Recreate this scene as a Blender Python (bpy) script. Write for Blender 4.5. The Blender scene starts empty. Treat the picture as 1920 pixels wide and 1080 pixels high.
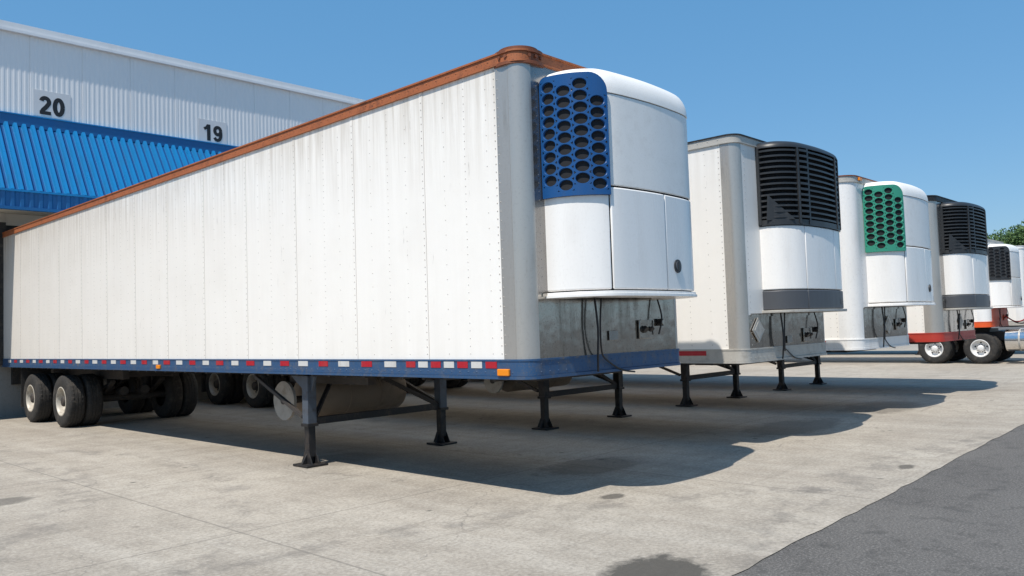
import bpy, math, random, bmesh
from mathutils import Vector, Matrix
random.seed(7)
scene=bpy.context.scene
COL=scene.collection
# ------------------------------------------------------------ materials
def newmat(name):
    m=bpy.data.materials.new(name); m.use_nodes=True
    nt=m.node_tree; b=nt.nodes['Principled BSDF']
    return m,nt,b
def N(nt,t,**k):
    n=nt.nodes.new(t)
    for a,v in k.items(): setattr(n,a,v)
    return n
def L(nt,a,b): nt.links.new(a,b)
def ramp(nt,fac,p0,p1,c0=(0,0,0,1),c1=(1,1,1,1)):
    r=N(nt,'ShaderNodeValToRGB'); r.color_ramp.elements[0].position=p0; r.color_ramp.elements[1].position=p1
    r.color_ramp.elements[0].color=c0; r.color_ramp.elements[1].color=c1
    L(nt,fac,r.inputs[0]); return r.outputs[0]
def mix(nt,fac,a,b,mode='MIX'):
    n=N(nt,'ShaderNodeMix',data_type='RGBA',blend_type=mode)
    for s,v in ((n.inputs[0],fac),(n.inputs[6],a),(n.inputs[7],b)):
        if isinstance(v,(int,float)): s.default_value=v
        elif isinstance(v,tuple): s.default_value=v if len(v)==4 else v+(1,)
        else: L(nt,v,s)
    return n.outputs[2]
def mth(nt,op,a,b=0.0,c=None,clamp=False):
    n=N(nt,'ShaderNodeMath',operation=op,use_clamp=clamp)
    for i,v in enumerate((a,b,c)):
        if v is None: continue
        if isinstance(v,(int,float)): n.inputs[i].default_value=v
        else: L(nt,v,n.inputs[i])
    return n.outputs[0]
def coords(nt,scale=(1,1,1),loc=(0,0,0),rot=(0,0,0)):
    tc=N(nt,'ShaderNodeTexCoord'); mp=N(nt,'ShaderNodeMapping')
    mp.inputs['Scale'].default_value=scale; mp.inputs['Location'].default_value=loc; mp.inputs['Rotation'].default_value=rot
    L(nt,tc.outputs['Object'],mp.inputs[0]); return mp.outputs[0]
def noise(nt,vec,scale,detail=4,rough=.6,dist=0):
    n=N(nt,'ShaderNodeTexNoise'); n.inputs['Scale'].default_value=scale; n.inputs['Detail'].default_value=detail
    n.inputs['Roughness'].default_value=rough; n.inputs['Distortion'].default_value=dist
    L(nt,vec,n.inputs['Vector']); return n.outputs[0]
def bump(nt,b,h,strength=.3,dist=.01):
    n=N(nt,'ShaderNodeBump'); n.inputs['Strength'].default_value=strength; n.inputs['Distance'].default_value=dist
    L(nt,h,n.inputs['Height']); L(nt,n.outputs[0],b.inputs['Normal'])
def paint(name,col,rough=.4,metal=0,dirt=(.2,.17,.13),amt=.35,scale=2.0,streak=True,bmp=0,fine=.25):
    m,nt,b=newmat(name)
    v=coords(nt,(1,1,.12) if streak else (1,1,1))
    n1=noise(nt,v,scale*3,5,.65); n2=noise(nt,coords(nt),scale*.6,3,.6); n3=noise(nt,coords(nt),scale*22,2,.7)
    f1=ramp(nt,n1,.46,.72); f2=ramp(nt,n2,.38,.70); f3=ramp(nt,n3,.55,.75)
    f=mth(nt,'MULTIPLY',mth(nt,'ADD',mth(nt,'MULTIPLY',f1,f2),mth(nt,'MULTIPLY',f3,fine)),amt,clamp=True)
    c=mix(nt,f,col,dirt); L(nt,c,b.inputs['Base Color'])
    b.inputs['Metallic'].default_value=metal
    r=mth(nt,'ADD',mth(nt,'MULTIPLY',n1,.25),rough-.1,clamp=True); L(nt,r,b.inputs['Roughness'])
    if bmp>0: bump(nt,b,n2,bmp,.01)
    return m
WHITE=paint('painted_white_panel',(.82,.81,.79),.42,0,(.30,.25,.19),.55,1.2)
def side_paint(name,base,top_amt=.5,tone=(.42,.36,.28)):
    m,nt,b=newmat(name)
    tc=N(nt,'ShaderNodeTexCoord'); sp=N(nt,'ShaderNodeSeparateXYZ'); L(nt,tc.outputs['Object'],sp.inputs[0])
    z=sp.outputs[2]
    st=noise(nt,coords(nt,(6,6,.25)),2.2,6,.7); st2=noise(nt,coords(nt,(2.5,2.5,.10)),2.0,4,.6)
    cl=noise(nt,coords(nt),1.1,5,.62); fn=noise(nt,coords(nt),45,2,.7)
    zz=mth(nt,'DIVIDE',mth(nt,'SUBTRACT',z,1.2),3.1)
    topm=ramp(nt,zz,.58,1.0); lowm=ramp(nt,zz,.0,.25,(1,1,1,1),(0,0,0,1))
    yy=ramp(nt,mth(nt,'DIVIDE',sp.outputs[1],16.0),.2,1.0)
    f=mth(nt,'MULTIPLY',mth(nt,'MULTIPLY',ramp(nt,st,.40,.70),mth(nt,'ADD',mth(nt,'MULTIPLY',topm,1.0),.06)),top_amt)
    f=mth(nt,'ADD',f,mth(nt,'MULTIPLY',mth(nt,'MULTIPLY',ramp(nt,st2,.35,.7),lowm),.14))
    f=mth(nt,'ADD',f,mth(nt,'MULTIPLY',ramp(nt,cl,.45,.8),.10))
    f=mth(nt,'ADD',f,mth(nt,'MULTIPLY',ramp(nt,fn,.64,.74),.13))
    f=mth(nt,'ADD',f,mth(nt,'MULTIPLY',ramp(nt,zz,.80,1.0),.18*top_amt/.7))
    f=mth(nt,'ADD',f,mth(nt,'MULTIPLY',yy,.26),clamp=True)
    sc=mth(nt,'MULTIPLY',ramp(nt,noise(nt,coords(nt,(9,9,.9)),2.2,4,.7),.65,.71),ramp(nt,cl,.48,.58))
    c=mix(nt,f,base,tone); c=mix(nt,mth(nt,'MULTIPLY',sc,.50),c,(.22,.19,.16))
    L(nt,c,b.inputs['Base Color'])
    b.inputs['Roughness'].default_value=.36
    oc=noise(nt,coords(nt,(1,.8,.5)),1.4,1,.4)
    bump(nt,b,oc,.18,.02)
    return m
SIDE=side_paint('weathered_white_side',(.93,.895,.84),.62)
SIDE2=side_paint('clean_white_side',(.88,.85,.80),.30)
RIVET=paint('rivet_paint',(.46,.43,.39),.5,.2,amt=.3)
SEAM=paint('seam_line',(.54,.51,.47),.6,0,amt=.3)  # grey-brown line colour for panel seams, soffit joints and door lines
RUST=paint('rust_orange_rail',(.38,.118,.04),.6,.0,(.08,.03,.018),.95,2.4,False,.5,.8)
RUSTDK=paint('dark_rust_cap',(.22,.068,.028),.6,.1,(.05,.022,.014),.95,6,False,.5,.8)
BLUE=paint('blue_rail_paint',(.022,.075,.175),.5,0,(.14,.125,.105),.95,3.2,False,.2,.8)
BLUEG=paint('blue_grille_plastic',(.008,.075,.24),.35,0,(.06,.07,.08),.3,3)
GREENG=paint('green_grille_plastic',(.035,.27,.18),.35,0,(.08,.09,.1),.3,3)
BLACKG=paint('black_grille_plastic',(.025,.027,.030),.4,0,(.09,.09,.09),.4,3)
DKGREY=paint('dark_grey_plastic',(.075,.08,.09),.45,0,(.05,.05,.05),.4,3)
BLACK=paint('black_steel',(.018,.018,.02),.5,.2,(.12,.09,.065),.75,5,False)
GREYSTEEL=paint('blue_grey_steel',(.085,.105,.135),.5,.2,(.06,.045,.035),.9,4,False)
FRAME=paint('dirty_frame_steel',(.05,.045,.042),.7,.2,(.13,.09,.06),.7,4,False)
TANK=paint('painted_tank',(.22,.17,.125),.6,0,(.09,.06,.04),.9,2,False)
GUARD=paint('dusty_guard_disc',(.36,.33,.29),.6,.1,(.15,.12,.09),.7,3,False)
SILVER=paint('silver_corner_post',(.50,.47,.43),.30,.55,(.22,.19,.155),.7,1.6,True,.1,.25)
STEEL=paint('stained_stainless',(.40,.375,.34),.11,.92,(.085,.058,.036),1.0,2.4,True,.8,.7)
STEELDK=paint('dark_stainless',(.33,.315,.30),.22,.8,(.08,.065,.05),.9,2.2,True,.3,.5)
GREYP=paint('grey_rail_paint',(.46,.44,.40),.5,.1,(.15,.12,.09),.8,3,False)
UNITW=paint('unit_white_gelcoat',(.89,.87,.84),.24,0,(.38,.34,.29),.26,1.6,True,0,.35)
UNITTOP=paint('unit_top_weathered',(.88,.86,.82),.45,0,(.40,.37,.32),.24,3,False,0,.8)
HOLE=paint('dark_opening',(.008,.009,.012),.8,0,amt=.1)
RUBBER=paint('tyre_rubber',(.022,.021,.02),.85,0,(.13,.11,.09),.75,3,False,.3,.6)
RIM=paint('dusty_white_rim',(.50,.46,.39),.5,.1,(.16,.11,.07),.9,5,False,0,.6)
RIMW=paint('clean_white_rim',(.78,.77,.75),.4,.1,(.2,.16,.12),.4,5,False)
CHROME=paint('chrome_tank',(.80,.79,.78),.12,1.0,(.4,.38,.35),.3,3)
REDT=paint('red_reflective',(.42,.012,.025),.3,0,amt=.3)
WHT=paint('white_reflective',(.62,.61,.59),.3,0,amt=.4)
AMBER=paint('amber_lens',(.85,.26,.01),.2,0,amt=.05)
REDP=paint('red_band_paint',(.45,.04,.025),.45,0,amt=.4)
ORANGE=paint('orange_red_paint',(.72,.10,.02),.4,0,amt=.2)
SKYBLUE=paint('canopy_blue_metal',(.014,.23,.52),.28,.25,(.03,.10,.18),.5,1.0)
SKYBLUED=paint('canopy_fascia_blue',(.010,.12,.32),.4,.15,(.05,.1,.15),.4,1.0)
VALLEYSHADE=paint('canopy_blue_painted_shade',(.006,.09,.27),.5,.1,(.02,.06,.12),.5,1.0)  # darker copy of the canopy blue: shade between ribs painted into the colour
CLAD=paint('wall_cladding',(.79,.785,.78),.5,0,(.64,.635,.62),.35,.6,True,0,.1)
TRIMW=paint('roof_trim',(.80,.81,.82),.45,0,amt=.2)
BEIGE=paint('beige_soffit',(.74,.69,.60),.7,0,amt=.4)
DOCKC=paint('dock_concrete',(.26,.25,.23),.85,0,(.10,.09,.08),.8,1.5,True,.3,.5)
DOORG=paint('dock_door_panel',(.55,.56,.56),.5,0,amt=.3)
HOSE=paint('rubber_hose',(.015,.015,.017),.5,0,amt=.3)
INK=paint('black_lettering',(.012,.012,.014),.5,0,amt=.1)
PLATE=paint('number_plate_white',(.66,.66,.665),.5,0,amt=.1)
# ------------------------------------------------------------ mesh building
class MB:
    def __init__(s): s.v=[];s.f=[];s.m=[];s.sm=[];s.mats=[]
    def mi(s,mat):
        if mat not in s.mats: s.mats.append(mat)
        return s.mats.index(mat)
    def add(s,vs,fs,mat,smooth=False):
        o=len(s.v); s.v+= [tuple(p) for p in vs]; k=s.mi(mat)
        for f in fs: s.f.append([i+o for i in f]); s.m.append(k); s.sm.append(smooth)
    def box(s,x0,x1,y0,y1,z0,z1,mat):
        vs=[(x,y,z) for z in (z0,z1) for y in (y0,y1) for x in (x0,x1)]
        s.add(vs,[(0,2,3,1),(4,5,7,6),(0,1,5,4),(2,6,7,3),(0,4,6,2),(1,3,7,5)],mat)
    def prism(s,poly,z0,z1,mat,smooth=False):
        n=len(poly)
        vs=[(p[0],p[1],z0) for p in poly]+[(p[0],p[1],z1) for p in poly]
        s.add(vs,[(i,(i+1)%n,(i+1)%n+n,i+n) for i in range(n)],mat,smooth)
        s.add(vs,[list(range(n))[::-1],[i+n for i in range(n)]],mat)
    def extr(s,poly3,vec,mat):
        n=len(poly3); vec=Vector(vec)
        vs=[Vector(p) for p in poly3]; vs=vs+[p+vec for p in vs]
        s.add(vs,[(i,(i+1)%n,(i+1)%n+n,i+n) for i in range(n)]+[list(range(n))[::-1],[i+n for i in range(n)]],mat)
    def ribbon(s,out,inn,z0,z1,mat,smooth=False,zi0=None,zi1=None):
        n=len(out); zi0=z0 if zi0 is None else zi0; zi1=z1 if zi1 is None else zi1
        vs=[(p[0],p[1],z0) for p in out]+[(p[0],p[1],z1) for p in out]+[(p[0],p[1],zi0) for p in inn]+[(p[0],p[1],zi1) for p in inn]
        fo=[(i,i+1,i+1+n,i+n) for i in range(n-1)]; fi=[(i+2*n+1,i+2*n,i+3*n,i+3*n+1) for i in range(n-1)]
        o=len(s.v); k=s.mi(mat); s.v+=vs
        def F(fs,sm):
            for f in fs: s.f.append([i+o for i in f]); s.m.append(k); s.sm.append(sm)
        F(fo+fi,smooth)
        F([(i+n,i+1+n,i+1+3*n,i+3*n) for i in range(n-1)]+[(i+1,i,i+2*n,i+2*n+1) for i in range(n-1)]+[(0,n,3*n,2*n),(n-1,3*n-1,4*n-1,2*n-1)],False)
    def cyl(s,p0,p1,r,mat,seg=16,r2=None,cap=True):
        p0=Vector(p0);p1=Vector(p1); r2=r if r2 is None else r2
        d=(p1-p0).normalized(); u=d.orthogonal().normalized(); w=d.cross(u)
        a=[p0+(u*math.cos(2*math.pi*i/seg)+w*math.sin(2*math.pi*i/seg))*r for i in range(seg)]
        b=[p1+(u*math.cos(2*math.pi*i/seg)+w*math.sin(2*math.pi*i/seg))*r2 for i in range(seg)]
        s.add(a+b,[(i,(i+1)%seg,(i+1)%seg+seg,i+seg) for i in range(seg)],mat,True)
        if cap: s.add(a+b,[list(range(seg))[::-1],[i+seg for i in range(seg)]],mat)
    def tube(s,pts,r,mat,seg=8,sub=6):
        P=[Vector(p) for p in pts]; Q=[]
        for i in range(len(P)-1):
            a=P[max(i-1,0)];b=P[i];c=P[i+1];d=P[min(i+2,len(P)-1)]
            for k in range(sub):
                t=k/sub; Q.append(.5*((2*b)+(-a+c)*t+(2*a-5*b+4*c-d)*t*t+(-a+3*b-3*c+d)*t**3))
        Q.append(P[-1]); vs=[]
        for i,q in enumerate(Q):
            d=(Q[min(i+1,len(Q)-1)]-Q[max(i-1,0)]).normalized()
            ref=Vector((.3,1,.2)).normalized(); u=d.cross(ref).normalized(); w=d.cross(u)
            vs+=[q+(u*math.cos(2*math.pi*k/seg)+w*math.sin(2*math.pi*k/seg))*r for k in range(seg)]
        s.add(vs,[(i*seg+k,i*seg+(k+1)%seg,(i+1)*seg+(k+1)%seg,(i+1)*seg+k) for i in range(len(Q)-1) for k in range(seg)],mat,True)
    def bar(s,p0,p1,w,h,mat):
        p0=Vector(p0);p1=Vector(p1);d=(p1-p0).normalized()
        up=Vector((0,0,1)) if abs(d.z)<.95 else Vector((0,1,0))
        u=d.cross(up).normalized()*w/2; q=u.cross(d).normalized()*h/2
        vs=[p0-u-q,p0+u-q,p0+u+q,p0-u+q,p1-u-q,p1+u-q,p1+u+q,p1-u+q]
        s.add(vs,[(0,1,2,3),(7,6,5,4),(0,4,5,1),(1,5,6,2),(2,6,7,3),(3,7,4,0)],mat)
    def lathe(s,prof,c,mat,seg=48,alt=None,sgn=1):
        n=len(prof); vs=[]
        for k in range(seg):
            a=2*math.pi*k/seg
            for j,(r,x) in enumerate(prof):
                rr=r-(alt[j] if (alt and k%2) else 0)
                vs.append((c[0]+sgn*x,c[1]+rr*math.cos(a),c[2]+rr*math.sin(a)))
        s.add(vs,[(k*n+j,k*n+j+1,((k+1)%seg)*n+j+1,((k+1)%seg)*n+j) for k in range(seg) for j in range(n-1)],mat,True)
    def rivet(s,p,nrm,r,mat):
        p=Vector(p);d=Vector(nrm);u=d.orthogonal().normalized();w=d.cross(u)
        a=[p+(u*math.cos(k*1.0472)+w*math.sin(k*1.0472))*r for k in range(6)]
        b=[p+d*r*.55+(u*math.cos(k*1.0472)+w*math.sin(k*1.0472))*r*.5 for k in range(6)]
        s.add(a+b,[(k,(k+1)%6,(k+1)%6+6,k+6) for k in range(6)]+[tuple(range(6,12))],mat,True)
    def obj(s,name,parent=None,bevel=0,label=None,loc=None,recalc=True):
        me=bpy.data.meshes.new(name); me.from_pydata(s.v,[],s.f)
        for m in s.mats: me.materials.append(m)
        me.polygons.foreach_set('material_index',s.m); me.polygons.foreach_set('use_smooth',s.sm)
        if recalc:
            bm=bmesh.new(); bm.from_mesh(me); bmesh.ops.recalc_face_normals(bm,faces=bm.faces); bm.to_mesh(me); bm.free()
        me.update()
        if any(s.sm): me.set_sharp_from_angle(angle=math.radians(42))
        o=bpy.data.objects.new(name,me); COL.objects.link(o)
        if parent: o.parent=parent
        if loc: o.location=loc
        if bevel:
            md=o.modifiers.new('bevel','BEVEL'); md.width=bevel; md.segments=2; md.limit_method='ANGLE'; md.angle_limit=math.radians(50)
        if label: o['label']=label
        return o
def empty(name,loc=(0,0,0),parent=None):
    o=bpy.data.objects.new(name,None); o.empty_display_size=.2; o.location=loc; COL.objects.link(o)
    if parent: o.parent=parent
    return o
def thing(o,label,cat,group=None):
    o['label']=label;o['category']=cat
    if group:o['group']=group
class Path:
    def __init__(s,half,cx=1.3,sub=8):
        s.cx=cx
        P=[Vector(p) for p in half]+[Vector((2*cx-p[0],p[1])) for p in half[-2::-1]]
        Q=[]
        for i in range(len(P)-1):
            a=P[i-1] if i>0 else P[0]*2-P[1]; b=P[i];c=P[i+1]; d=P[i+2] if i+2<len(P) else P[-1]*2-P[-2]
            for k in range(sub):
                t=k/sub; Q.append(.5*((2*b)+(-a+c)*t+(2*a-5*b+4*c-d)*t*t+(-a+3*b-3*c+d)*t**3))
        Q.append(P[-1]); s.Q=Q; s.S=[0]
        for i in range(1,len(Q)): s.S.append(s.S[-1]+(Q[i]-Q[i-1]).length)
        s.len=s.S[-1]
    def at(s,t,off=0):
        t=min(max(t,0),s.len); i=0
        while i<len(s.S)-2 and s.S[i+1]<t: i+=1
        k=(t-s.S[i])/(s.S[i+1]-s.S[i]); p=s.Q[i].lerp(s.Q[i+1],k)
        def nn(j):
            j0=max(j-1,0);j1=min(j+1,len(s.Q)-1); d=(s.Q[j1]-s.Q[j0]).normalized(); return Vector((d.y,-d.x))
        return p+nn(i).lerp(nn(i+1),k).normalized()*off
    def sfx(s,x):
        for i in range(len(s.Q)-1):
            if s.Q[i].x<=x<=s.Q[i+1].x: return s.S[i]+(x-s.Q[i].x)/(s.Q[i+1].x-s.Q[i].x+1e-9)*(s.S[i+1]-s.S[i])
        return s.len
    def seg(s,t0,t1,off,n=16): return [s.at(t0+(t1-t0)*i/n,off) for i in range(n+1)]
# ------------------------------------------------------------ trailer
W=2.6
def outl(o,r,Lr,part='all',n=8):
    la=[(r-(r+o)*math.cos(a),r-(r+o)*math.sin(a)) for a in [math.pi/2*i/n for i in range(n+1)]]
    ra=[(W-p[0],p[1]) for p in la[::-1]]
    if part=='lc': return la
    if part=='rc': return ra
    return [(-o,Lr)]+la+ra+[(W+o,Lr)]
TY_PROF=[(.26,.0),(.30,-.012),(.40,-.022),(.47,-.012),(.505,.012),(.515,.03),(.515,.075),(.503,.078),(.503,.09),(.517,.093),(.517,.135),(.505,.138),(.505,.150),(.517,.153),(.517,.195),(.503,.198),(.503,.21),(.515,.213),(.515,.245),(.505,.262),(.47,.285),(.40,.292),(.30,.285),(.26,.27)]
ALT=[0]*24
for j in (4,5,6,17,18,19): ALT[j]=.014
for j in (9,10,13,14): ALT[j]=.006
def wheel(parent,x,y,side,rimmat,dual=True):
    sg=1 if side<0 else -1
    w=empty('wheel',(x,y,.517),parent)
    for k in ((0,.33) if dual else (0,)):
        t=MB(); t.lathe(TY_PROF,(sg*k,0,0),RUBBER,80,ALT,sg); t.obj('tyre',w)
    r=MB()
    r.lathe([(.262,.0),(.275,.004),(.29,-.012),(.272,-.018),(.255,.0),(.248,.04),(.235,.10),(.222,.13),(.19,.135),(.15,.135),(.145,.128),(.10,.125)],(0,0,0),rimmat,40,None,sg)
    r.lathe([(.105,.13),(.10,.03),(.085,.01),(.05,.0),(.0001,.0)],(0,0,0),FRAME if rimmat is RIM else rimmat,24,None,sg)
    for k in range(10):
        a=k*math.pi/5; r.cyl((sg*.127,.125*math.cos(a),.125*math.sin(a)),(sg*.095,.125*math.cos(a),.125*math.sin(a)),.014,FRAME,6)
        a+=.314; 
        if k%2==0: r.cyl((sg*.137,.185*math.cos(a),.185*math.sin(a)),(sg*.1325,.185*math.cos(a),.185*math.sin(a)),.03,HOLE,10)
    if dual: r.lathe([(.262,.33),(.262,.30),(.262,.27),(.258,.2),(.20,.14)],(0,0,0),rimmat,40,None,sg)
    r.obj('rim',w)
    return w
PA=Path([(.29,.02),(.30,-.15),(.37,-.33),(.50,-.475),(.63,-.545),(.88,-.58),(1.3,-.60)])
PB=Path([(.45,.02),(.455,-.13),(.53,-.28),(.71,-.40),(.95,-.455),(1.42,-.48)],1.42)
def lid(mb,P,z0,H,R,mat,off=.012,lv=7):
    n=56; rings=[]
    for k in range(lv+1):
        a=math.pi/2*k/lv
        pts=[P.at(P.len*i/n,off-R*(1-math.cos(a))) for i in range(n+1)]
        rings.append([(p.x,min(p.y,.02),z0+H*math.sin(a)) for p in pts])
    vs=[p for r in rings for p in r]; m=n+1
    mb.add(vs,[(k*m+i,k*m+i+1,(k+1)*m+i+1,(k+1)*m+i) for k in range(lv) for i in range(n)],mat,True)
    top=rings[-1]; mb.add(top+[(P.cx,0.0,z0+H+.02)],[(i,i+1,n+1) for i in range(n)],mat,True)
    bot=rings[0]; mb.add(bot+[(P.cx,.02,z0)],[(i+1,i,n+1) for i in range(n)],mat)
def unitA(par,z0,z1,gm,dx=0):
    P=PA; k=(z1-z0)/2.17
    U=empty('refrigeration_unit',(dx,0,0),par)
    zs=z0+.98*k; zl=z1-.27*k
    sA=P.sfx(.60); sB=P.sfx(1.42)
    core=MB(); q=P.seg(0,P.len,-.03,40); core.prism([(p.x,p.y) for p in q],z0+.01,zl+.02,HOLE,True); core.obj('inner_frame',U)
    def shell(name,t0,t1,za,zb,mat,bev=.014,off=0.0):
        m=MB(); n=max(4,int((t1-t0)/.06)); m.ribbon(P.seg(t0,t1,off,n),P.seg(t0,t1,off-.028,n),za,zb,mat,True); return m.obj(name,U,bev)
    g=.006
    shell('lower_door',0,sA-g,z0+.035,zs-.05,UNITW)
    shell('lower_door',sA+g,sB-g,z0+.035,zs+.018,UNITW,.014,.006)
    shell('lower_door',sB+g,P.len,z0+.035,zs+.018,UNITW,.014,.002)
    shell('upper_housing',sA-.14,P.len,zs+.034,zl-.006,UNITTOP,.010)
    shell('upper_housing',0,sA-.14,zs-.04,zl-.006,UNITTOP,.004,-.004)
    m=MB(); lid(m,P,zl,z1-zl,.18,UNITTOP,.006,9); m.obj('top_cover',U)
    m=MB(); m.ribbon(P.seg(0,P.len,.030,40),P.seg(0,P.len,-.30,40),z0-.028,z0+.0,UNITW,True)
    m.ribbon(P.seg(0,P.len,.018,40),P.seg(0,P.len,-.05,40),z0+.001,z0+.022,UNITW,True); m.obj('base_tray',U,.008)
    G=MB(); T0=.03;T1=sA-.005; zb=zs-.06*k; zt=z1-.09
    def pt(s,z,o): p=P.at(s,o); return (p.x,p.y,z)
    def topz(s):
        rr=.17; d=max(0,s-(T1-rr)); e=max(0,(T0+.06)-s)
        return zt-(rr-math.sqrt(max(rr*rr-d*d,0)))*1.1-(.06-math.sqrt(max(.0036-e*e,0)))
    O=.034; BT=.012
    nc=4; bw=.018; cw=(T1-T0-2*bw)/nc; rh=.112*k; ns=20
    def cap(sa,sb,za,zbf,nq=4):
        vs=[];
        for i in range(nq+1):
            s=sa+(sb-sa)*i/nq; vs+= [pt(s,za,O),pt(s,zbf(s),O)]
        G.add(vs,[(2*i,2*i+2,2*i+3,2*i+1) for i in range(nq)],gm,True)
    cap(T0,T0+bw,zb,topz);cap(T1-bw,T1,zb,topz)
    for c in range(nc):
        s0=T0+bw+c*cw;s1=s0+cw
        st=zb+.045+(rh*.5 if c%2==0 else 0)
        cap(s0,s1,zb,lambda s:st)
        z=st; lim=min(topz(s0),topz(s1))-.01
        while z+rh<=lim:
            cx=(s0+s1)/2;cz=z+rh/2; rx=cw*.42; rz=rh*.45
            sq=[];ci=[];ce=[];cb=[]
            for i in range(ns):
                a=2*math.pi*i/ns; ca,sa_=math.cos(a),math.sin(a); mx=max(abs(ca),abs(sa_))
                sq.append(pt(cx+ca/mx*cw/2,cz+sa_/mx*rh/2,O)); ci.append(pt(cx+ca*rx*1.05,cz+sa_*rz*1.05,O)); ce.append(pt(cx+ca*rx,cz+sa_*rz,O-.003)); cb.append(pt(cx+ca*rx*.98,cz+sa_*rz*.98,BT))
            vs=sq+ci+ce+cb
            G.add(vs,[(j*ns+i,j*ns+(i+1)%ns,(j+1)*ns+(i+1)%ns,(j+1)*ns+i) for j in range(3) for i in range(ns)],gm,False)
            G.add(cb,[tuple(range(ns))],HOLE)
            z+=rh
        zz=z; cap(s0,s1,zz,topz)
    nq=24; vs=[]
    for i in range(nq+1):
        s=T0+(T1-T0)*i/nq; vs+=[pt(s,topz(s),O),pt(s,topz(s),-.01),pt(s,zb,O),pt(s,zb,-.01)]
    G.add(vs,[(4*i,4*i+4,4*i+5,4*i+1) for i in range(nq)]+[(4*i+2,4*i+3,4*i+7,4*i+6) for i in range(nq)],gm)
    G.add([pt(T1,zb,O),pt(T1,topz(T1),O),pt(T1,topz(T1),-.01),pt(T1,zb,-.01)],[(0,1,2,3)],gm)
    G.add([pt(T0,zb,O),pt(T0,topz(T0),O),pt(T0,topz(T0),-.01),pt(T0,zb,-.01)],[(0,1,2,3)],gm)
    G.obj('grille',U,recalc=False)
    m=MB(); s=P.sfx(1.62); p=P.at(s,0); n=(P.at(s,1)-p)
    c=Vector((p.x,p.y,z0+.28*k)); nn=Vector((n.x,n.y,0)).normalized()
    m.cyl(c,c+nn*.014,.068,BLACKG,20); m.cyl(c+nn*.014,c+nn*.020,.05,DKGREY,20); m.bar(c+nn*.02+Vector((0,0,-.045)),c+nn*.02+Vector((0,0,.045)),.02,.012,BLACKG)
    m.obj('door_latch',U)
    return U
def unitB(par,z0,z1,dx=0):
    P=PB; U=empty('refrigeration_unit',(dx,0,0),par)
    zg=z0+.27; zs=z0+1.15; zl=z1-.10
    core=MB(); core.prism([(p.x,p.y) for p in P.seg(0,P.len,-.05,40)],z0+.01,z1-.05,HOLE,True); core.obj('inner_frame',U)
    sA=P.sfx(.86); sB=P.sfx(1.75)
    def shell(name,t0,t1,za,zb,mat,bev=.012,off=0.0):
        m=MB(); n=max(4,int((t1-t0)/.06)); m.ribbon(P.seg(t0,t1,off,n),P.seg(t0,t1,off-.045,n),za,zb,mat,True); return m.obj(name,U,bev)
    for a,b in ((0,sA-.006),(sA+.006,sB-.006),(sB+.006,P.len)):
        shell('lower_door',a,b,zg+.006,zs-.02,UNITW)
    for a,b in ((0,sA-.004),(sA+.004,P.len)):
        shell('bumper_band',a,b,z0+.01,zg-.004,DKGREY,.012,.006)
    m=MB(); m.ribbon(P.seg(0,P.len,.05,40),P.seg(0,P.len,-.3,40),z0-.03,z0+.005,GREYP,True); m.obj('base_tray',U,.006)
    m=MB()
    m.ribbon(P.seg(0,P.len,.02,44),P.seg(0,P.len,-.05,44),zs-.015,zs+.06,BLACKG,True)
    n=13; h=(zl-zs-.06)/n
    for i in range(n):
        z=zs+.06+i*h
        m.ribbon(P.seg(0,P.len,.012,44),P.seg(0,P.len,-.045,44),z+h*.30,z+h*.52,BLACKG,True,z+h*.75,z+h*.97)
        m.ribbon(P.seg(0,P.len,.018,44),P.seg(0,P.len,.004,44),z+h*.28,z+h*.62,BLACKG,True)
    for s,w in ((.02,.05),(sA-.12,.035),(sA+.09,.035),(P.len-sA-.1,.035),(P.len-sA+.1,.035),(P.len-.06,.05)):
        m.ribbon(P.seg(s,s+w,.03,2),P.seg(s,s+w,-.05,2),zs,zl,BLACKG)
    for i in range(n):
        z=zs+.08+i*h; m.ribbon(P.seg(sA-.085,sA+.09,.036,4),P.seg(sA-.085,sA+.09,-.02,4),z,z+h*.42,BLACKG)
    m.obj('grille',U)
    m=MB(); lid(m,P,zl,z1-zl,.14,BLACKG,.025); m.obj('top_cover',U)
    m=MB(); s0=.14
    def q(s,z,o): p=P.at(s,o); return (p.x,p.y,z)
    a=[q(s0,zs+.05,.02),q(s0+.36,zs+.05,.02),q(s0+.02,zs+.40,.02)]; b=[q(s0,zs+.05,.05),q(s0+.35,zs+.05,.05),q(s0+.02,zs+.39,.05)]
    m.add(a+b,[(0,1,4,3),(1,2,5,4),(2,0,3,5),(3,4,5)],BLACKG); m.obj('air_scoop',U,.005)
    m=MB(); s=P.sfx(1.95)
    m.add([q(s-.05,z0+.07,.009),q(s+.05,z0+.07,.009),q(s+.05,z0+.15,.009),q(s-.05,z0+.15,.009)],[(0,1,2,3)],BLACKG); m.obj('status_window',U)
    return U
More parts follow.
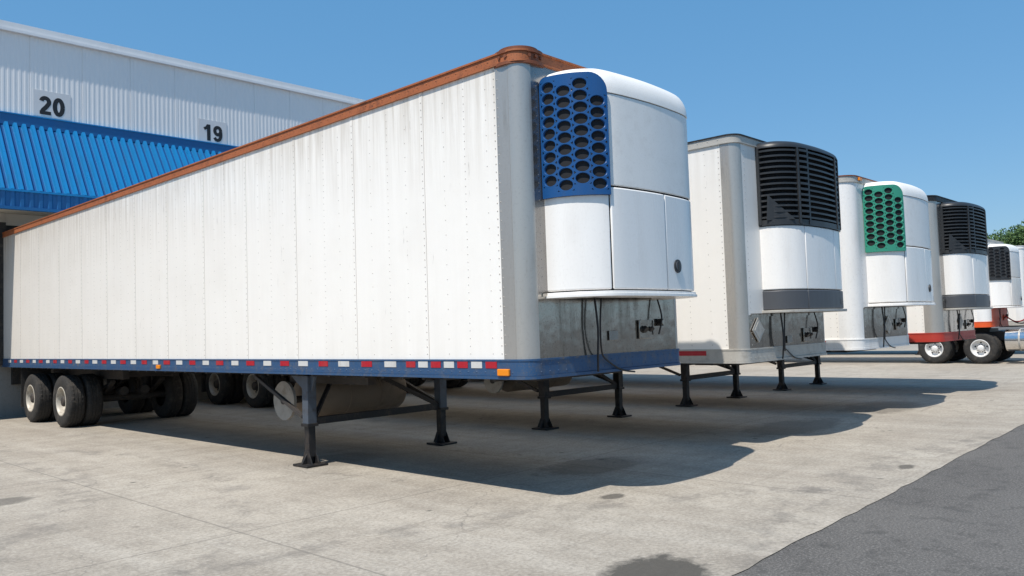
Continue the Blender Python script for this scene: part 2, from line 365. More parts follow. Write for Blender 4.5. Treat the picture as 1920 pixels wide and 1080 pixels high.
def trailer(X0,Yf,zb,zt,Lr,c,label):
    T=empty('refrigerated_trailer',(X0,Yf,0)); thing(T,label,'trailer',c.get('group','trailers backed to the loading dock'))
    r=c.get('r',.20); side=c['side']; rb=zb+.18; rt=zt-c.get('toph',.10)
    fl=c.get('flange',.08)
    B=MB(); B.prism(outl(-.012,r,Lr),zb+.10,zt-.05,side)
    B.box(.02,W-.02,.3,Lr-.02,zb+.02,zb+.10,FRAME)
    B.obj('insulated_box',T)
    def wall(sgn):
        m=MB(); xw=0 if sgn<0 else W; e=lambda o:xw+sgn*o
        xs=sorted((e(-.011),e(0)))
        m.box(xs[0],xs[1],r+.0,Lr,rb-.01,rt+.01,side)
        y=c.get('first',1.39); ys=[]
        while y<Lr-.3: ys.append(y); y+=1.24
        if c.get('seams',True):
            for y in ys:
                xs=sorted((e(0),e(.003))); m.box(xs[0],xs[1],y,y+.05,rb+.001,rt-.001,side)
                xs=sorted((e(0),e(.0035))); m.box(xs[0],xs[1],y-.005,y,rb+.001,rt-.001,SEAM)
        if sgn<0 and c.get('rivets',True):
            rows=[]
            for y in [c.get('first',1.39)-1.24]+ys:
                rows+=[(y+.025,.075,.0080,.003),(y+.31,.15,.0065,0),(y+.62,.075,.0065,0),(y+.93,.15,.0065,0)]
            rows.append((r+fl+.03,.075,.008,0))
            for (yy,dz,rr,o) in rows:
                if yy<r+fl+.01 or yy>Lr-.05: continue
                z=rb+.06
                while z<rt-.04:
                    m.rivet((e(o),yy,z),(sgn,0,0),rr,c.get('rivm',RIVET)); z+=dz
        return m.obj('side_wall',T)
    wall(-1); wall(1)
    m=MB(); zc=c.get('frontsplit',1.95)
    m.box(r,W-r,-.002,.012,rb-.01,zc,c['frontlow']); m.box(r,W-r,-.002,.012,zc,rt+.01,c['front'])
    for x in [r+.07,W-r-.10]+[r+.16+ i*.55 for i in range(1,4)]:
        z=rb+.05
        while z<rt: m.rivet((x,-.002,z),(0,-1,0),.0065,c.get('frivm',STEELDK)); z+=.08
    m.box(r+.06,W-r-.06,-.012,-.002,zc-.02,zc+.02,c['frontlow'])
    m.obj('front_wall',T)
    for part in ('lc','rc'):
        m=MB(); pts_o=outl(.004,r,Lr,part,12); pts_i=outl(-.011,r,Lr,part,12)
        m.ribbon(pts_o,pts_i,rb-.01,rt+.01,c['post'],True)
        if part=='lc': m.box(-.006,-.001,r,r+fl,rb,rt,c['post'])
        else: m.box(W+.001,W+.006,r,r+fl,rb,rt,c['post'])
        if c.get('postrivet') and part=='lc':
            z=rb+.05
            while z<rt: m.rivet((-.006,r+fl-.02,z),(-1,0,0),.007,RIVET); z+=.09
        m.obj('corner_post',T)
    m=MB(); m.ribbon(outl(.016,r,Lr),outl(-.02,r,Lr),rt,zt-.012,c['toprail'],True)
    m.ribbon(outl(.028,r,Lr),outl(-.05,r,Lr),zt-.014,zt+.004,c.get('lip',c['toprail']),True)
    m.ribbon(outl(.024,r,Lr),outl(-.02,r,Lr),rt-.012,rt+.004,c['toprail'],True)
    m.prism(outl(-.055,r,Lr),zt-.03,zt-.004,c.get('roof',GREYP))
    y=r+.1
    while y<Lr: m.rivet((-.016,y,(rt+zt)/2),(-1,0,0),.009,c['toprail']); y+=.15
    m.obj('top_rail',T)
    m=MB(); br=c['botrail']
    m.ribbon(outl(.014,r,Lr),outl(-.02,r,Lr),zb+.03,rb,br,True)
    m.ribbon(outl(.026,r,Lr),outl(-.04,r,Lr),zb,zb+.028,br,True)
    m.ribbon(outl(.020,r,Lr),outl(-.02,r,Lr),rb-.012,rb+.006,br,True)
    y=r+.05
    while y<Lr: m.rivet((-.014,y,zb+.065),(-1,0,0),.0085,br); y+=.12
    x=r
    while x<W-r: m.rivet((x,-.014,zb+.065),(0,-1,0),.0085,br); m.rivet((x,-.014,zb+.135),(0,-1,0),.0085,br); x+=.12
    m.obj('bottom_rail',T)
    if c.get('caps'):
        for sg in (0,1):
            m=MB(); cx=r+.06 if sg==0 else W-r-.06; R=r+.095; cy=r+.05
            def ring(rad): return [(cx+rad*math.cos(a),cy+rad*math.sin(a)) for a in [2*math.pi*i/32 for i in range(32)]]
            m.prism(ring(R),rt-.03,rt+.0,c['caps'],True)
            m.prism(ring(R-.02),rt+.001,zt-.02,c['caps'],True)
            m.prism(ring(R),zt-.019,zt+.012,c['caps'],True)
            m.prism(ring(R-.05),zt+.0125,zt+.050,c['caps'],True)
            for k in range(7):
                a=math.pi*.95+math.pi*.65*k/6 if sg==0 else -math.pi*.6+math.pi*.65*k/6
                m.cyl((cx+(R-.022)*math.cos(a),cy+(R-.022)*math.sin(a),(rt+zt)/2),(cx+(R-.004)*math.cos(a),cy+(R-.004)*math.sin(a),(rt+zt)/2),.018,c['caps'],8)
            m.obj('corner_cap',T,.004)
    for (y,ln,mm) in c.get('tape',[]):
        m=MB(); m.box(-.019,-.0145,y,y+ln,rb-.078,rb-.016,mm); m.obj('reflective_strip',T)
    for (x,y,z,w,hh,ax) in c.get('lamps',[]):
        m=MB()
        if ax=='s': m.box(-.045,-.014,y-w/2,y+w/2,z-hh/2,z+hh/2,AMBER)
        else: m.box(x-w/2,x+w/2,-.05,-.014,z-hh/2,z+hh/2,AMBER)
        m.obj('marker_lamp',T,.008)
    m=MB()
    y=.5
    while y<Lr-.2: m.box(.06,W-.06,y,y+.04,zb-.03,zb+.02,FRAME); y+=.35
    ly=c.get('legy',4.05)
    m.box(.55,.67,ly-.8,ly+1.0,zb-.16,zb-.031,FRAME); m.box(W-.67,W-.55,ly-.8,ly+1.0,zb-.16,zb-.031,FRAME)
    m.box(.6,W-.6,.45,1.1,zb-.06,zb-.031,FRAME)
    w1,w2=c['wheels']
    m.box(.75,.87,w1-1.2,w2+.9,zb-.25,zb-.031,FRAME); m.box(W-.87,W-.75,w1-1.2,w2+.9,zb-.25,zb-.031,FRAME)
    for y in (w1-1.1,w1+.0,w1+.9,w2,w2+.8): m.box(.87,W-.87,y,y+.08,zb-.22,zb-.06,FRAME)
    m.obj('chassis_frame',T)
    for wy in (w1,w2):
        m=MB(); m.cyl((.5,wy,.517),(W-.5,wy,.517),.075,FRAME,14)
        for x in (.81,W-.81):
            m.bar((x,wy-.55,zb-.3),(x,wy,.60),.08,.05,FRAME); m.bar((x,wy,.60),(x,wy+.5,zb-.3),.08,.05,FRAME)
            m.cyl((x,wy+.3,.62),(x,wy+.3,zb-.25),.11,BLACK,14)
            m.cyl((x+.28*(1 if x<1.3 else -1),wy-.12,.62),(x+.28*(1 if x<1.3 else -1),wy-.36,.66),.09,FRAME,12)
        m.obj('axle',T)
        wheel(T,.03,wy,-1,c.get('rim',RIM)); wheel(T,W-.03,wy,1,c.get('rim',RIM))
    for x in (.05,W-.65):
        m=MB(); m.box(x,x+.6,w2+.75,w2+.765,.3,zb-.05,RUBBER); m.obj('mud_flap',T)
    if c.get('legs',True):
        G=MB(); x0,x1=c.get('legx',(.32,2.34))
        G.bar((x0,ly,.56),(x1,ly,.56),.06,.09,BLACK)
        G.bar((x0-.03,ly+.1,.62),(x0-.03,ly+1.3,zb-.05),.045,.045,FRAME); G.bar((x1-.05,ly,.58),(x0+.95,ly+.02,zb-.03),.05,.05,FRAME)
        G.bar((x1,ly+.08,.62),(x1,ly+1.5,zb-.05),.05,.05,FRAME)
        G.bar((x0+.1,ly+.02,.62),(x0+.72,ly+.5,zb-.05),.045,.045,BLACK)
        g=G.obj('landing_gear',T)
        for x in (x0,x1):
            l=MB(); l.box(x-.065,x+.065,ly-.065,ly+.065,.50,zb-.031,c.get('legm',GREYSTEEL)); l.box(x-.05,x+.05,ly-.05,ly+.05,.12,.52,BLACK)
            l.box(x-.08,x+.08,ly-.08,ly+.08,.50,.54,BLACK)
            l.extr([(x-.055,ly-.13,.03),(x-.055,ly+.13,.03),(x-.055,ly+.05,.19),(x-.055,ly-.05,.19)],(.012,0,0),BLACK); l.extr([(x+.043,ly-.13,.03),(x+.043,ly+.13,.03),(x+.043,ly+.05,.19),(x+.043,ly-.05,.19)],(.012,0,0),BLACK)
            l.extr([(x-.14,ly-.01,.03),(x+.14,ly-.01,.03),(x+.05,ly-.01,.17),(x-.05,ly-.01,.17)],(0,.02,0),BLACK)
            l.box(x-.155,x+.155,ly-.165,ly+.165,.010,.036,BLACK)
            l.add([(x-.02,ly-.16,zb-.033),(x-.02,ly+.40,zb-.033),(x-.02,ly+.10,zb-.22),(x-.02,ly-.09,zb-.22),(x+.02,ly-.16,zb-.033),(x+.02,ly+.40,zb-.033),(x+.02,ly+.10,zb-.22),(x+.02,ly-.09,zb-.22)],[(0,1,2,3),(7,6,5,4),(0,4,5,1),(1,5,6,2),(2,6,7,3),(3,7,4,0)],c.get('legm',GREYSTEEL))
            l.obj('leg',g,.006)
    if c.get('tank'):
        m=MB(); ty,x0,x1,tr,tz=c['tank']
        m.lathe([(.0001,0),(tr*.5,-.0),(tr*.93,.015),(tr,.05),(tr,.6),(tr+.008,.602),(tr+.008,.65),(tr,.652),(tr,x1-x0-.5),(tr+.008,x1-x0-.498),(tr+.008,x1-x0-.45),(tr,x1-x0-.448),(tr,x1-x0-.05),(tr*.93,x1-x0-.015),(.0001,x1-x0)],(x0,ty,tz),TANK,36)
        for x in (x0+.62,x1-.47): m.box(x-.03,x+.03,ty-.05,ty+.05,tz+tr,zb-.02,FRAME)
        m.obj('fuel_tank',T)
        m=MB(); m.cyl((x0-.30,ty+.0,tz-.03),(x0-.26,ty+.0,tz-.03),tr*.88,GUARD,32); m.cyl((x0-.32,ty+.0,tz-.03),(x0-.02,ty+.0,tz-.03),.05,FRAME,12); m.obj('tank_end_guard',T)
    c.get('unit')(T)
    ub=c.get('ub',1.86)
    for pts,rr in (([(.98,-.10,ub),(.95,-.10,ub-.25),(.98,-.08,ub-.5),(1.08,-.05,zb+.14),(1.35,-.035,zb+.02),(1.6,-.03,zb-.02)],.009),
                ([(.90,-.08,ub),(.91,-.10,ub-.3),(.92,-.08,ub-.55),(.94,-.06,zb+.02)],.011),([(2.05,-.05,ub),(2.06,-.09,ub-.2),(2.02,-.07,ub-.38)],.009)):
        m=MB(); m.tube(pts,rr,HOSE); m.obj('cable',T)
    m=MB(); m.box(1.72,2.0,-.03,-.0125,ub-.42,ub-.22,c['frontlow']); m.cyl((1.80,-.03,ub-.31),(1.80,-.06,ub-.33),.036,BLACK,14); m.cyl((1.93,-.03,ub-.31),(1.93,-.05,ub-.33),.030,FRAME,14); m.obj('electric_connector',T,.004)
    m=MB(); m.cyl((2.12,-.012,ub-.25),(2.12,-.06,ub-.25),.04,BLACK,16); m.cyl((2.12,-.06,ub-.25),(2.12,-.075,ub-.25),.03,STEEL,12); m.obj('air_connector',T)
    m=MB(); m.box(1.2,1.35,-.022,-.0125,ub-.42,ub-.32,STEELDK); m.obj('data_plate',T,.003)
    for (x,z) in c.get('placards',[]):
        m=MB(); s=.165
        m.extr([(x-s,-.0125,z),(x,-.0125,z-s),(x+s,-.0125,z),(x,-.0125,z+s)],(0,-.012,0),SILVER)
        s=.115; m.extr([(x-s,-.0246,z),(x,-.0246,z-s),(x+s,-.0246,z),(x,-.0246,z+s)],(0,-.004,0),GREYP)
        m.obj('placard_holder',T)
    return T
def tapes(L_):
    out=[]; y=.40; k=0
    while y<1.75: out.append((y,.15,REDT if k%2==0 else WHT)); y+=.20; k+=1
    y=1.92
    while y<L_-.2: out.append((y,.21+random.uniform(-.02,.02),WHT if k%2 else REDT)); y+=.43; k+=1
    return out
trailer(5.5,5.05,1.17,4.255,16.37,dict(side=SIDE,front=STEELDK,frontlow=STEEL,post=SILVER,toprail=RUST,botrail=BLUE,caps=RUSTDK,tape=tapes(16.3),postrivet=True,r=.15,flange=.16,
    lamps=[(0,.30,1.235,.15,.065,'s'),(0,7.9,1.235,.13,.06,'s')],wheels=(12.55,14.45),legy=4.0,legx=(.22,2.42),tank=(4.95,.72,2.35,.30,.80),
    unit=lambda T:unitA(T,1.94,4.09,BLUEG),ub=1.91),
    'white refrigerated trailer with rusty top rail and blue grille')
trailer(9.65,5.10,1.10,4.09,16.3,dict(side=SIDE2,front=SIDE2,frontlow=STEEL,frontsplit=1.72,post=SILVER,toprail=GREYP,lip=BLACK,roof=BLACK,botrail=GREYP,rivm=RIVET,frivm=RIVET,r=.14,flange=.08,postrivet=True,
    tape=[(.55,.45,REDT),(1.0,.4,WHT)],lamps=[(0,1.0,4.05,.12,.05,'s')],wheels=(12.6,14.5),legy=3.75,tank=(4.9,.6,2.2,.25,.80),legm=BLACK,
    unit=lambda T:unitB(T,1.77,4.05,.12),ub=1.74,placards=[(.36,1.52)]),
    'white riveted refrigerated trailer with black louvred cooling unit')
trailer(13.8,5.22,1.10,4.05,16.2,dict(side=SIDE2,front=WHITE,frontlow=STEEL,frontsplit=1.80,post=WHITE,toprail=GREYP,lip=RUSTDK,botrail=WHITE,frivm=RIVET,r=.24,
    tape=[(.55,.45,REDT),(1.0,.4,WHT)],lamps=[(.35,0,4.0,.12,.05,'f')],wheels=(12.6,14.5),legy=3.55,legm=BLACK,
    unit=lambda T:unitA(T,1.85,3.97,GREENG,.22),ub=1.82,placards=[(1.35,1.5)]),
    'white refrigerated trailer with green honeycomb grille on its cooling unit')
trailer(17.95,5.15,1.10,4.10,16.2,dict(side=SIDE2,front=STEELDK,frontlow=STEEL,post=SILVER,toprail=BLACK,botrail=REDP,r=.22,
    wheels=(12.6,14.5),legy=3.6,legm=BLACK,unit=lambda T:unitB(T,1.77,3.98),ub=1.74,placards=[(1.35,1.5)]),
    'trailer with stainless front, red bottom rail and black louvred cooling unit')
trailer(29.9,7.1,1.20,4.10,14.0,dict(side=SIDE2,front=WHITE,frontlow=ORANGE,frontsplit=2.1,post=WHITE,toprail=GREYP,botrail=ORANGE,r=.28,legs=False,group='trailers parked beyond the dock row',
    wheels=(10.6,12.0),unit=lambda T:unitA(T,1.85,3.92,BLACKG),ub=1.82),
    'white trailer with orange base coupled to a road tractor')
trailer(36.6,7.4,1.15,4.25,14.0,dict(side=SIDE2,front=WHITE,frontlow=WHITE,post=WHITE,toprail=WHITE,botrail=GREYP,r=.28,group='trailers parked beyond the dock row',
    wheels=(10.6,12.0),unit=lambda T:unitA(T,1.85,3.92,BLACKG),ub=1.82,rivets=False),
    'plain white refrigerated trailer parked behind the tractor')
# ------------------------------------------------------------ tractor
T=empty('road_tractor',(29.95,7.1,0)); thing(T,'white road tractor with tandem axles and silver tank','truck')
m=MB(); m.box(.85,.95,-4.2,2.2,.75,1.02,FRAME); m.box(1.65,1.75,-4.2,2.2,.75,1.02,FRAME)
for y in (-3,-1.5,-.2,1.2,2.1): m.box(.95,1.65,y,y+.08,.78,1.0,FRAME)
m.box(.75,1.85,.2,1.5,1.03,1.14,BLACK); m.obj('chassis_frame',T)
for y in (.35,1.75):
    wheel(T,.05,y,-1,RIMW); wheel(T,2.55,y,1,RIMW)
    m=MB(); m.cyl((.4,y,.517),(2.2,y,.517),.09,FRAME,12); m.obj('axle',T)
wheel(T,.12,-3.9,-1,RIMW,False); wheel(T,2.48,-3.9,1,RIMW,False)
for x in (.36,2.24):
    m=MB(); m.cyl((x,-2.9,.76),(x,-.38,.76),.35,CHROME,28)
    for y in (-2.4,-1.6,-.8): m.cyl((x,y,.76),(x,y+.05,.76),.356,GREYP,28)
    m.obj('fuel_tank',T)
m=MB(); m.cyl((.7,-1.2,1.0),(.7,-1.2,3.6),.07,SILVER,14); m.obj('exhaust_stack',T)
def ypr(prof,x0,x1,mat): m.extr([(x0,a,b) for a,b in prof],(x1-x0,0,0),mat)
m=MB(); ypr([(-1.5,1.1),(-1.5,3.7),(-2.0,3.9),(-3.2,3.2),(-3.55,2.3),(-5.3,2.0),(-5.55,1.8),(-5.6,.7),(-4.5,.7),(-4.4,1.1)],.3,2.3,WHITE)
m.obj('cab',T,.08)
m=MB(); ypr([(-3.22,3.12),(-3.56,2.35),(-3.575,2.35),(-3.235,3.12)],.45,2.15,HOLE); m.obj('windscreen',T)
m=MB(); m.tube([(1.0,-1.4,1.9),(1.0,-.9,1.5),(1.2,-.5,1.35),(1.4,-.12,1.55)],.02,REDT); m.obj('air_hose',T)
m=MB(); m.tube([(1.3,-1.4,1.9),(1.3,-.9,1.4),(1.4,-.5,1.3),(1.5,-.12,1.55)],.02,HOSE); m.obj('air_hose',T)
# ------------------------------------------------------------ building
BY=21.78; BX0=-14; BX1=27.5
Bd=empty('warehouse_building',(0,0,0)); thing(Bd,'white clad warehouse with blue corrugated canopy over loading docks','building')
m=MB(); x=BX0; prof=[]; pitch=.1186; k=0
while x<BX1:
    if k%10==0: prof+=[(x,0),(x+.006,-.01),(x+.014,-.01),(x+.02,.005),(x+.095,.005),(x+.105,0)]
    else: prof+=[(x,0),(x+.015,.005),(x+.055,.005),(x+.070,0)]
    x+=pitch;k+=1
vs=[]
for (a,b) in prof: vs+=[(a,BY-b,6.9),(a,BY-b,9.25)]
m.add(vs,[(2*i,2*i+2,2*i+3,2*i+1) for i in range(len(prof)-1)],CLAD)
m.box(BX0,BX1,BY+.02,BY+30,0,9.2,CLAD)
m.obj('wall_cladding',Bd,recalc=False)
m=MB(); m.box(BX0-.05,BX1+.05,BY-.09,BY+.3,9.2,9.37,TRIMW); m.box(BX0-.05,BX1+.05,BY-.11,BY-.05,9.15,9.22,TRIMW); m.box(BX0,BX1,BY+.3,BY+30,9.2,9.3,GREYP); m.obj('roof_edge',Bd)
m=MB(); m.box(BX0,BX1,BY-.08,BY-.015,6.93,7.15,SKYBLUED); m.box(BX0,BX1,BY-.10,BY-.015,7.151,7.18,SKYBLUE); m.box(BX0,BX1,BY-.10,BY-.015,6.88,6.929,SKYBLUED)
YB=20.48; zT=6.90; zB=5.10
nd=Vector((0,-(zT-zB),(BY-.05-YB))).normalized()
x=BX0
while x<BX1-.3:
    P4=[(x,0),(x+.035,1),(x+.095,1),(x+.13,0),(x+.19,0)]
    mats4=[SKYBLUE,SKYBLUE,VALLEYSHADE,VALLEYSHADE]  # one rib flank and the valley take the painted shade
    for i in range(4):
        q=[]
        for (a_,b_) in (P4[i],P4[i+1]):
            o=nd*(.075*b_); q.append(((a_,YB+o.y,zB+o.z),(a_,BY-.06+o.y,zT+o.z)))
        m.add([q[0][0],q[1][0],q[1][1],q[0][1]],[(0,1,2,3)],mats4[i])
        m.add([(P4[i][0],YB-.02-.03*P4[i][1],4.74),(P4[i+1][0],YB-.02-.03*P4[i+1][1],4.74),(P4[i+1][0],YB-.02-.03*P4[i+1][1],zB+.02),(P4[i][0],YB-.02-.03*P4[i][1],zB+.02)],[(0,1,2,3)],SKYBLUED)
    x+=.19
m.box(BX0,BX1,YB-.07,YB+.02,zB-.01,zB+.035,SKYBLUE); m.box(BX0,BX1,YB-.07,YB+.05,4.68,4.75,SKYBLUED)
m.box(BX0,BX0+.05,YB,BY,4.75,zB,SKYBLUED)
m.obj('canopy',Bd,recalc=False)
m=MB(); y=YB+.06
while y<BY-.02: m.box(BX0,BX1,y,min(y+.17,BY),4.76,4.78,BEIGE); m.box(BX0,BX1,y+.17,min(y+.2,BY),4.775,4.79,SEAM); y+=.2
m.obj('soffit',Bd)
m=MB(); m.box(BX0,BX1,BY-.05,BY+.01,4.25,4.76,BEIGE); m.obj('door_header',Bd)
m=MB(); m.box(BX0,BX1,BY-.22,BY+.012,0,1.2,DOCKC); m.obj('dock_wall',Bd)
for i in range(-4,5):
    cx=6.8+4.15*i
    if cx+1.5>BX1: continue
    m=MB(); m.box(cx-1.25,cx+1.25,BY-.03,BY+.011,1.2,4.25,DOORG)
    for k in range(1,6): m.box(cx-1.25,cx+1.25,BY-.04,BY-.03,1.2+k*.5,1.22+k*.5,SEAM)
    m.obj('dock_door',Bd)
    m=MB(); m.box(cx-1.55,cx-1.25,BY-.42,BY-.04,1.22,4.5,RUBBER); m.box(cx+1.25,cx+1.55,BY-.42,BY-.04,1.22,4.5,RUBBER); m.box(cx-1.25,cx+1.25,BY-.30,BY-.051,4.26,4.45,RUBBER); m.obj('dock_seal',Bd)
    for xx in (cx-1.1,cx+.8):
        m=MB(); m.box(xx,xx+.3,BY-.34,BY-.221,.75,1.15,RUBBER); m.obj('dock_bumper',Bd)
# digits drawn as broad strokes (units: cap height 1)
def arc(cx,cz,rx,rz,a0,a1,n=16): return [(cx+rx*math.cos(math.radians(a0+(a1-a0)*i/n)),cz+rz*math.sin(math.radians(a0+(a1-a0)*i/n))) for i in range(n+1)]
def stroke(mb,pts,w,ox,oz,h,yf):
    n=len(pts); Lp=[];Rp=[]
    for i,p in enumerate(pts):
        a=Vector(pts[max(i-1,0)]);b=Vector(pts[min(i+1,n-1)]); d=(b-a).normalized(); q=Vector((-d.y,d.x))*w/2
        Lp.append((p[0]+q.x,p[1]+q.y)); Rp.append((p[0]-q.x,p[1]-q.y))
    for i in range(n-1):
        quad=[Lp[i],Lp[i+1],Rp[i+1],Rp[i]]
        mb.add([(ox+a*h,yf,oz+b*h) for a,b in quad],[(0,1,2,3)],INK)
DIG={'0':[(arc(.30,.5,.19,.40,0,360,32),.22)],
     '1':[([(.38,0),(.38,1.0)],.225),([(.33,.93),(.24,.78),(.08,.70)],.18)],
     '2':[(arc(.30,.69,.185,.205,170,-35,16)+[(.34,.41),(.20,.25),(.14,.12)],.215),([(.03,.095),(.58,.095)],.19)],
     '9':[(arc(.30,.67,.19,.225,0,360,28),.21),(arc(.28,.48,.22,.40,20,-55,10)+[(.35,.11),(.27,.09),(.17,.12),(.09,.24)],.20)]}
def number(txt,x,z,h):
    m=MB(); m.box(x-.42,x+.42,BY-.013,BY-.0055,z-.28,z+.36,PLATE); p=m.obj('dock_number_sign')
    thing(p,'white plate with black dock number %s on warehouse wall'%txt,'sign','dock numbers on the warehouse wall')
    adv=.66*h; x0=x-adv*len(txt)/2+.01
    for i,ch in enumerate(txt):
        mb=MB(); 
        for k,(pts,w_) in enumerate(DIG[ch]): stroke(mb,pts,w_,x0+i*adv,z-h/2,h,BY-.0165-.002*k)
        mb.obj('digit',p,recalc=False)
number('20',6.66,7.50,.46); number('19',10.80,7.47,.46)
# ------------------------------------------------------------ ground
def conc():
    m,nt,b=newmat('worn_concrete'); v=coords(nt)
    n1=noise(nt,v,.35,5,.6,.3); n2=noise(nt,v,2.3,7,.72); n3=noise(nt,v,32,3,.75); n4=noise(nt,coords(nt,(1.6,.22,1),rot=(0,0,.2)),1.3,5,.68,.8)
    n5=noise(nt,coords(nt,(.3,1.8,1),rot=(0,0,-.25)),1.5,5,.7,1.2)
    c=mix(nt,ramp(nt,n1,.32,.68),(.325,.285,.235),(.435,.392,.328))
    c=mix(nt,mth(nt,'MULTIPLY',ramp(nt,n2,.42,.66),.48),c,(.215,.188,.153))
    c=mix(nt,mth(nt,'MULTIPLY',ramp(nt,n4,.46,.68),.38),c,(.51,.47,.405))
    c=mix(nt,mth(nt,'MULTIPLY',ramp(nt,n5,.54,.72),.42),c,(.165,.146,.12))
    c=mix(nt,mth(nt,'MULTIPLY',ramp(nt,n3,.46,.64),.36),c,(.12,.108,.09))
    c=mix(nt,mth(nt,'MULTIPLY',ramp(nt,n3,.30,.44,(1,1,1,1),(0,0,0,1)),.30),c,(.58,.54,.47))
    vo=N(nt,'ShaderNodeTexVoronoi'); vo.inputs['Scale'].default_value=1.7; L(nt,v,vo.inputs['Vector'])
    dd=mth(nt,'ADD',vo.outputs['Distance'],mth(nt,'MULTIPLY',n2,.22))
    spot=mth(nt,'MULTIPLY',ramp(nt,dd,.15,.19,(1,1,1,1),(0,0,0,1)),ramp(nt,n1,.42,.50))
    c=mix(nt,mth(nt,'MULTIPLY',spot,.75),c,(.07,.065,.055))
    tc=N(nt,'ShaderNodeTexCoord'); sp=N(nt,'ShaderNodeSeparateXYZ'); L(nt,tc.outputs['Object'],sp.inputs[0])
    for (cx,cy,R,w_) in ((-3.0,12.0,6.6,.5),(-2.6,11.0,7.4,.35),(9,-6,9.4,.6),(2,-2.5,8.2,.4)):
        ax=mth(nt,'SUBTRACT',sp.outputs[0],cx); ay=mth(nt,'SUBTRACT',sp.outputs[1],cy)
        d=mth(nt,'ABSOLUTE',mth(nt,'SUBTRACT',mth(nt,'SQRT',mth(nt,'ADD',mth(nt,'MULTIPLY',ax,ax),mth(nt,'MULTIPLY',ay,ay))),R))
        s=mth(nt,'MULTIPLY',ramp(nt,mth(nt,'DIVIDE',d,w_),.2,.6,(1,1,1,1),(0,0,0,1)),ramp(nt,n2,.46,.60))
        c=mix(nt,mth(nt,'MULTIPLY',s,.34),c,(.12,.11,.10))
    wob=mth(nt,'MULTIPLY',n2,.03)
    j=None
    for ax,per,off in ((0,4.15,3.43),(1,4.3,6.5)):
        a=mth(nt,'ABSOLUTE',mth(nt,'SUBTRACT',mth(nt,'FRACT',mth(nt,'DIVIDE',mth(nt,'ADD',mth(nt,'SUBTRACT',sp.outputs[ax],off-per*20.5),wob),per)),.5))
        q=ramp(nt,a,.0012,.0028,(1,1,1,1),(0,0,0,1)); j=q if j is None else mth(nt,'MAXIMUM',j,q)
    c=mix(nt,mth(nt,'MULTIPLY',j,.6),c,(.10,.092,.08))
    vc=N(nt,'ShaderNodeTexVoronoi',feature='DISTANCE_TO_EDGE'); vc.inputs['Scale'].default_value=.28
    vv=N(nt,'ShaderNodeVectorMath',operation='ADD'); nn=N(nt,'ShaderNodeTexNoise'); nn.inputs['Scale'].default_value=1.5; nn.inputs['Detail'].default_value=5; L(nt,v,nn.inputs['Vector'])
    L(nt,v,vv.inputs[0]); L(nt,nn.outputs['Color'],vv.inputs[1]); L(nt,vv.outputs[0],vc.inputs['Vector'])
    cr=mth(nt,'MULTIPLY',ramp(nt,vc.outputs['Distance'],.0010,.0030,(1,1,1,1),(0,0,0,1)),ramp(nt,n1,.43,.50))
    c=mix(nt,mth(nt,'MULTIPLY',cr,.5),c,(.12,.11,.10))
    for (sx,sy,r,am,st) in ((4.58,3.12,.33,.9,1.2),(6.35,4.80,.10,.75,1.5),(9.39,3.12,.09,.75,1.8),(2.54,9.9,.22,.6,1.4),(7.6,6.0,.45,.5,1.6),(12,5.6,.6,.5,2),(15.5,5.5,.6,.45,2),(6.2,9.2,.5,.35,1.3)):
        dx=mth(nt,'DIVIDE',mth(nt,'SUBTRACT',sp.outputs[0],sx),st); dy=mth(nt,'SUBTRACT',sp.outputs[1],sy)
        d=mth(nt,'SQRT',mth(nt,'ADD',mth(nt,'MULTIPLY',dx,dx),mth(nt,'MULTIPLY',dy,dy)))
        d=mth(nt,'ADD',d,mth(nt,'MULTIPLY',mth(nt,'SUBTRACT',n2,.5),r*2.2))
        s=ramp(nt,mth(nt,'DIVIDE',d,r*2),.38,.56,(1,1,1,1),(0,0,0,1))
        c=mix(nt,mth(nt,'MULTIPLY',s,am),c,(.055,.05,.042))
    L(nt,c,b.inputs['Base Color']); b.inputs['Roughness'].default_value=.85
    bump(nt,b,noise(nt,v,20,3,.75),.4,.012); return m
def asph():
    m,nt,b=newmat('asphalt_paving'); v=coords(nt)
    n1=noise(nt,v,.5,4,.6); n2=noise(nt,v,55,3,.8); n3=noise(nt,v,4,6,.7)
    c=mix(nt,ramp(nt,n1,.35,.7),(.086,.080,.074),(.132,.124,.114))
    c=mix(nt,mth(nt,'MULTIPLY',ramp(nt,n2,.50,.66),.7),c,(.27,.255,.235)); c=mix(nt,mth(nt,'MULTIPLY',ramp(nt,n2,.30,.46,(1,1,1,1),(0,0,0,1)),.7),c,(.03,.03,.03))
    c=mix(nt,mth(nt,'MULTIPLY',ramp(nt,n3,.50,.66),.6),c,(.042,.04,.037))
    L(nt,c,b.inputs['Base Color']); b.inputs['Roughness'].default_value=.85
    bump(nt,b,n2,.5,.01); return m
def sheet(name,poly,z,mat):
    m=MB(); m.add([(x,y,z) for x,y in poly],[list(range(len(poly)))],mat); o=m.obj(name,recalc=False); o['kind']='structure'; return o
sheet('ground',[(-300,-300),(600,-300),(600,600),(-300,600)],0.0,asph())
edge=[]; x=-40
while x<70:
    base=2.7+(x-4.8)*.0264
    edge.append((x,base+random.uniform(-.016,.016))); x+=.25 if -2<x<25 else 3
sheet('concrete_apron',edge+[(70,40),(-40,40)],.006,conc())
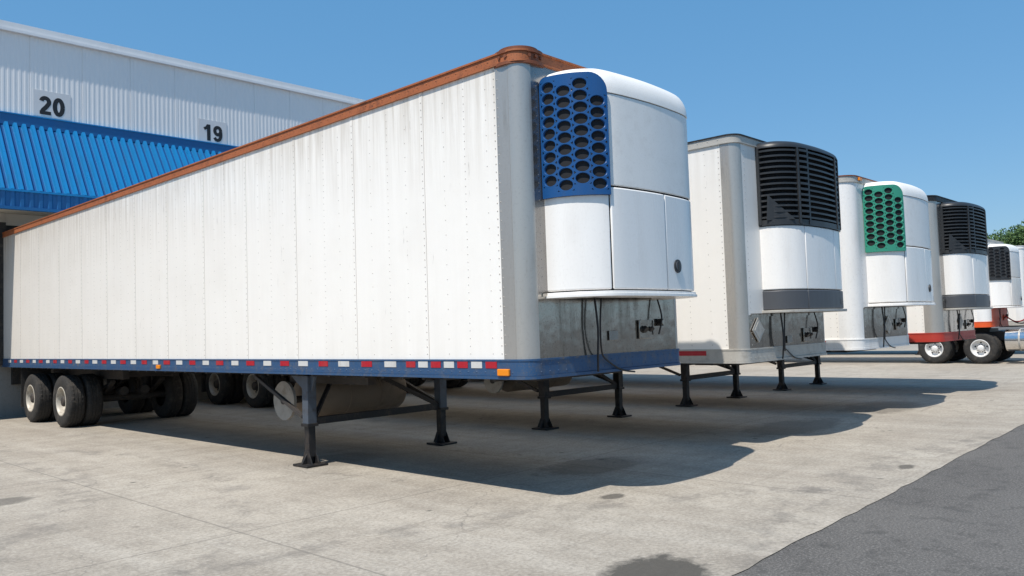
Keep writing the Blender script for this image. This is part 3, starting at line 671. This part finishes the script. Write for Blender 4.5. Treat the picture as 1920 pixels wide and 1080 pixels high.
# ------------------------------------------------------------ trees
def leafmat():
    m,nt,b=newmat('tree_foliage'); n=noise(nt,coords(nt),.9,3,.6)
    L(nt,mix(nt,ramp(nt,n,.35,.65),(.03,.075,.015),(.085,.15,.035)),b.inputs['Base Color']); b.inputs['Roughness'].default_value=.7; return m
LEAF=leafmat(); BARK=paint('tree_bark',(.09,.07,.05),.9,0,amt=.5)
for (tx,ty,H,rad) in ((74,17.8,9.8,5.2),(79,14.5,9.5,4.6),(82,21.5,9.4,4.2),(88,17.5,10.2,4.8),(92,13.5,9.7,4.8)):
    Tt=empty('tree',(tx,ty,0)); thing(Tt,'leafy green tree beyond the parked trailers','tree','trees beyond the yard')
    m=MB(); m.cyl((0,0,0),(0,0,H*.5),.32,BARK,12,.18)
    cl=[]
    for k in range(24):
        a=random.uniform(0,6.28); rr=random.uniform(.2,1)*rad*.75; zz=random.uniform(.42,.88)*H
        rr*=1.15-abs(zz/H-.6)*1.1
        c=Vector((rr*math.cos(a),rr*math.sin(a),zz)); cl.append((c,random.uniform(.7,1.3)))
        m.cyl((0,0,H*random.uniform(.25,.48)),c,.10,BARK,6,.03)
    m.obj('trunk',Tt)
    m=MB()
    for c,r in cl:
        for k in range(420):
            d=Vector((random.gauss(0,1),random.gauss(0,1),random.gauss(0,.8))).normalized()*r*random.uniform(.35,1.08)
            p=c+d; u=Vector((random.gauss(0,1),random.gauss(0,1),random.gauss(0,1))).normalized(); w=u.orthogonal().normalized(); s=random.uniform(.08,.17)
            m.add([p-u*s,p+w*s*.6,p+u*s,p-w*s*.6],[(0,1,2,3)],LEAF)
    m.obj('crown',Tt,recalc=False)
# ------------------------------------------------------------ camera, light
a=Vector((-1606,-132));b=Vector((1460,-30));f=math.sqrt(-a.dot(b))
X=Vector((b.x,b.y,-f)).normalized();Y=Vector((a.x,a.y,-f)).normalized();Z=X.cross(Y).normalized();Y=Z.cross(X)
cd=bpy.data.cameras.new('camera'); cam=bpy.data.objects.new('camera',cd); COL.objects.link(cam)
cd.sensor_width=36; cd.lens=36*f/1920; cd.clip_start=.1; cd.clip_end=2000
M=Matrix((X,Y,Z)).to_4x4(); M.translation=(0,0,1.63); cam.matrix_world=M
scene.camera=cam
sd=Vector((.53,.12,-1)); 
sl=bpy.data.lights.new('sun','SUN'); sl.energy=5.0; sl.angle=math.radians(.53); sl.color=(1,.935,.845)
so=bpy.data.objects.new('sun',sl); COL.objects.link(so); so.rotation_euler=sd.to_track_quat('-Z','Y').to_euler()
w=bpy.data.worlds.new('World'); scene.world=w; w.use_nodes=True; nt=w.node_tree
sk=nt.nodes.new('ShaderNodeTexSky'); sk.sky_type='NISHITA'; sk.sun_disc=False
sk.sun_elevation=math.atan2(1,math.hypot(sd.x,sd.y)); sk.sun_rotation=math.atan2(-sd.x,-sd.y); sk.altitude=0; sk.air_density=1.2; sk.dust_density=.3; sk.ozone_density=2.5
c=mix(nt,.58,sk.outputs[0],(.56,2.60,5.3))
bg=nt.nodes['Background']; nt.links.new(c,bg.inputs[0]); bg.inputs[1].default_value=.13
scene.view_settings.view_transform='Standard'; scene.view_settings.look='None'; scene.view_settings.exposure=0
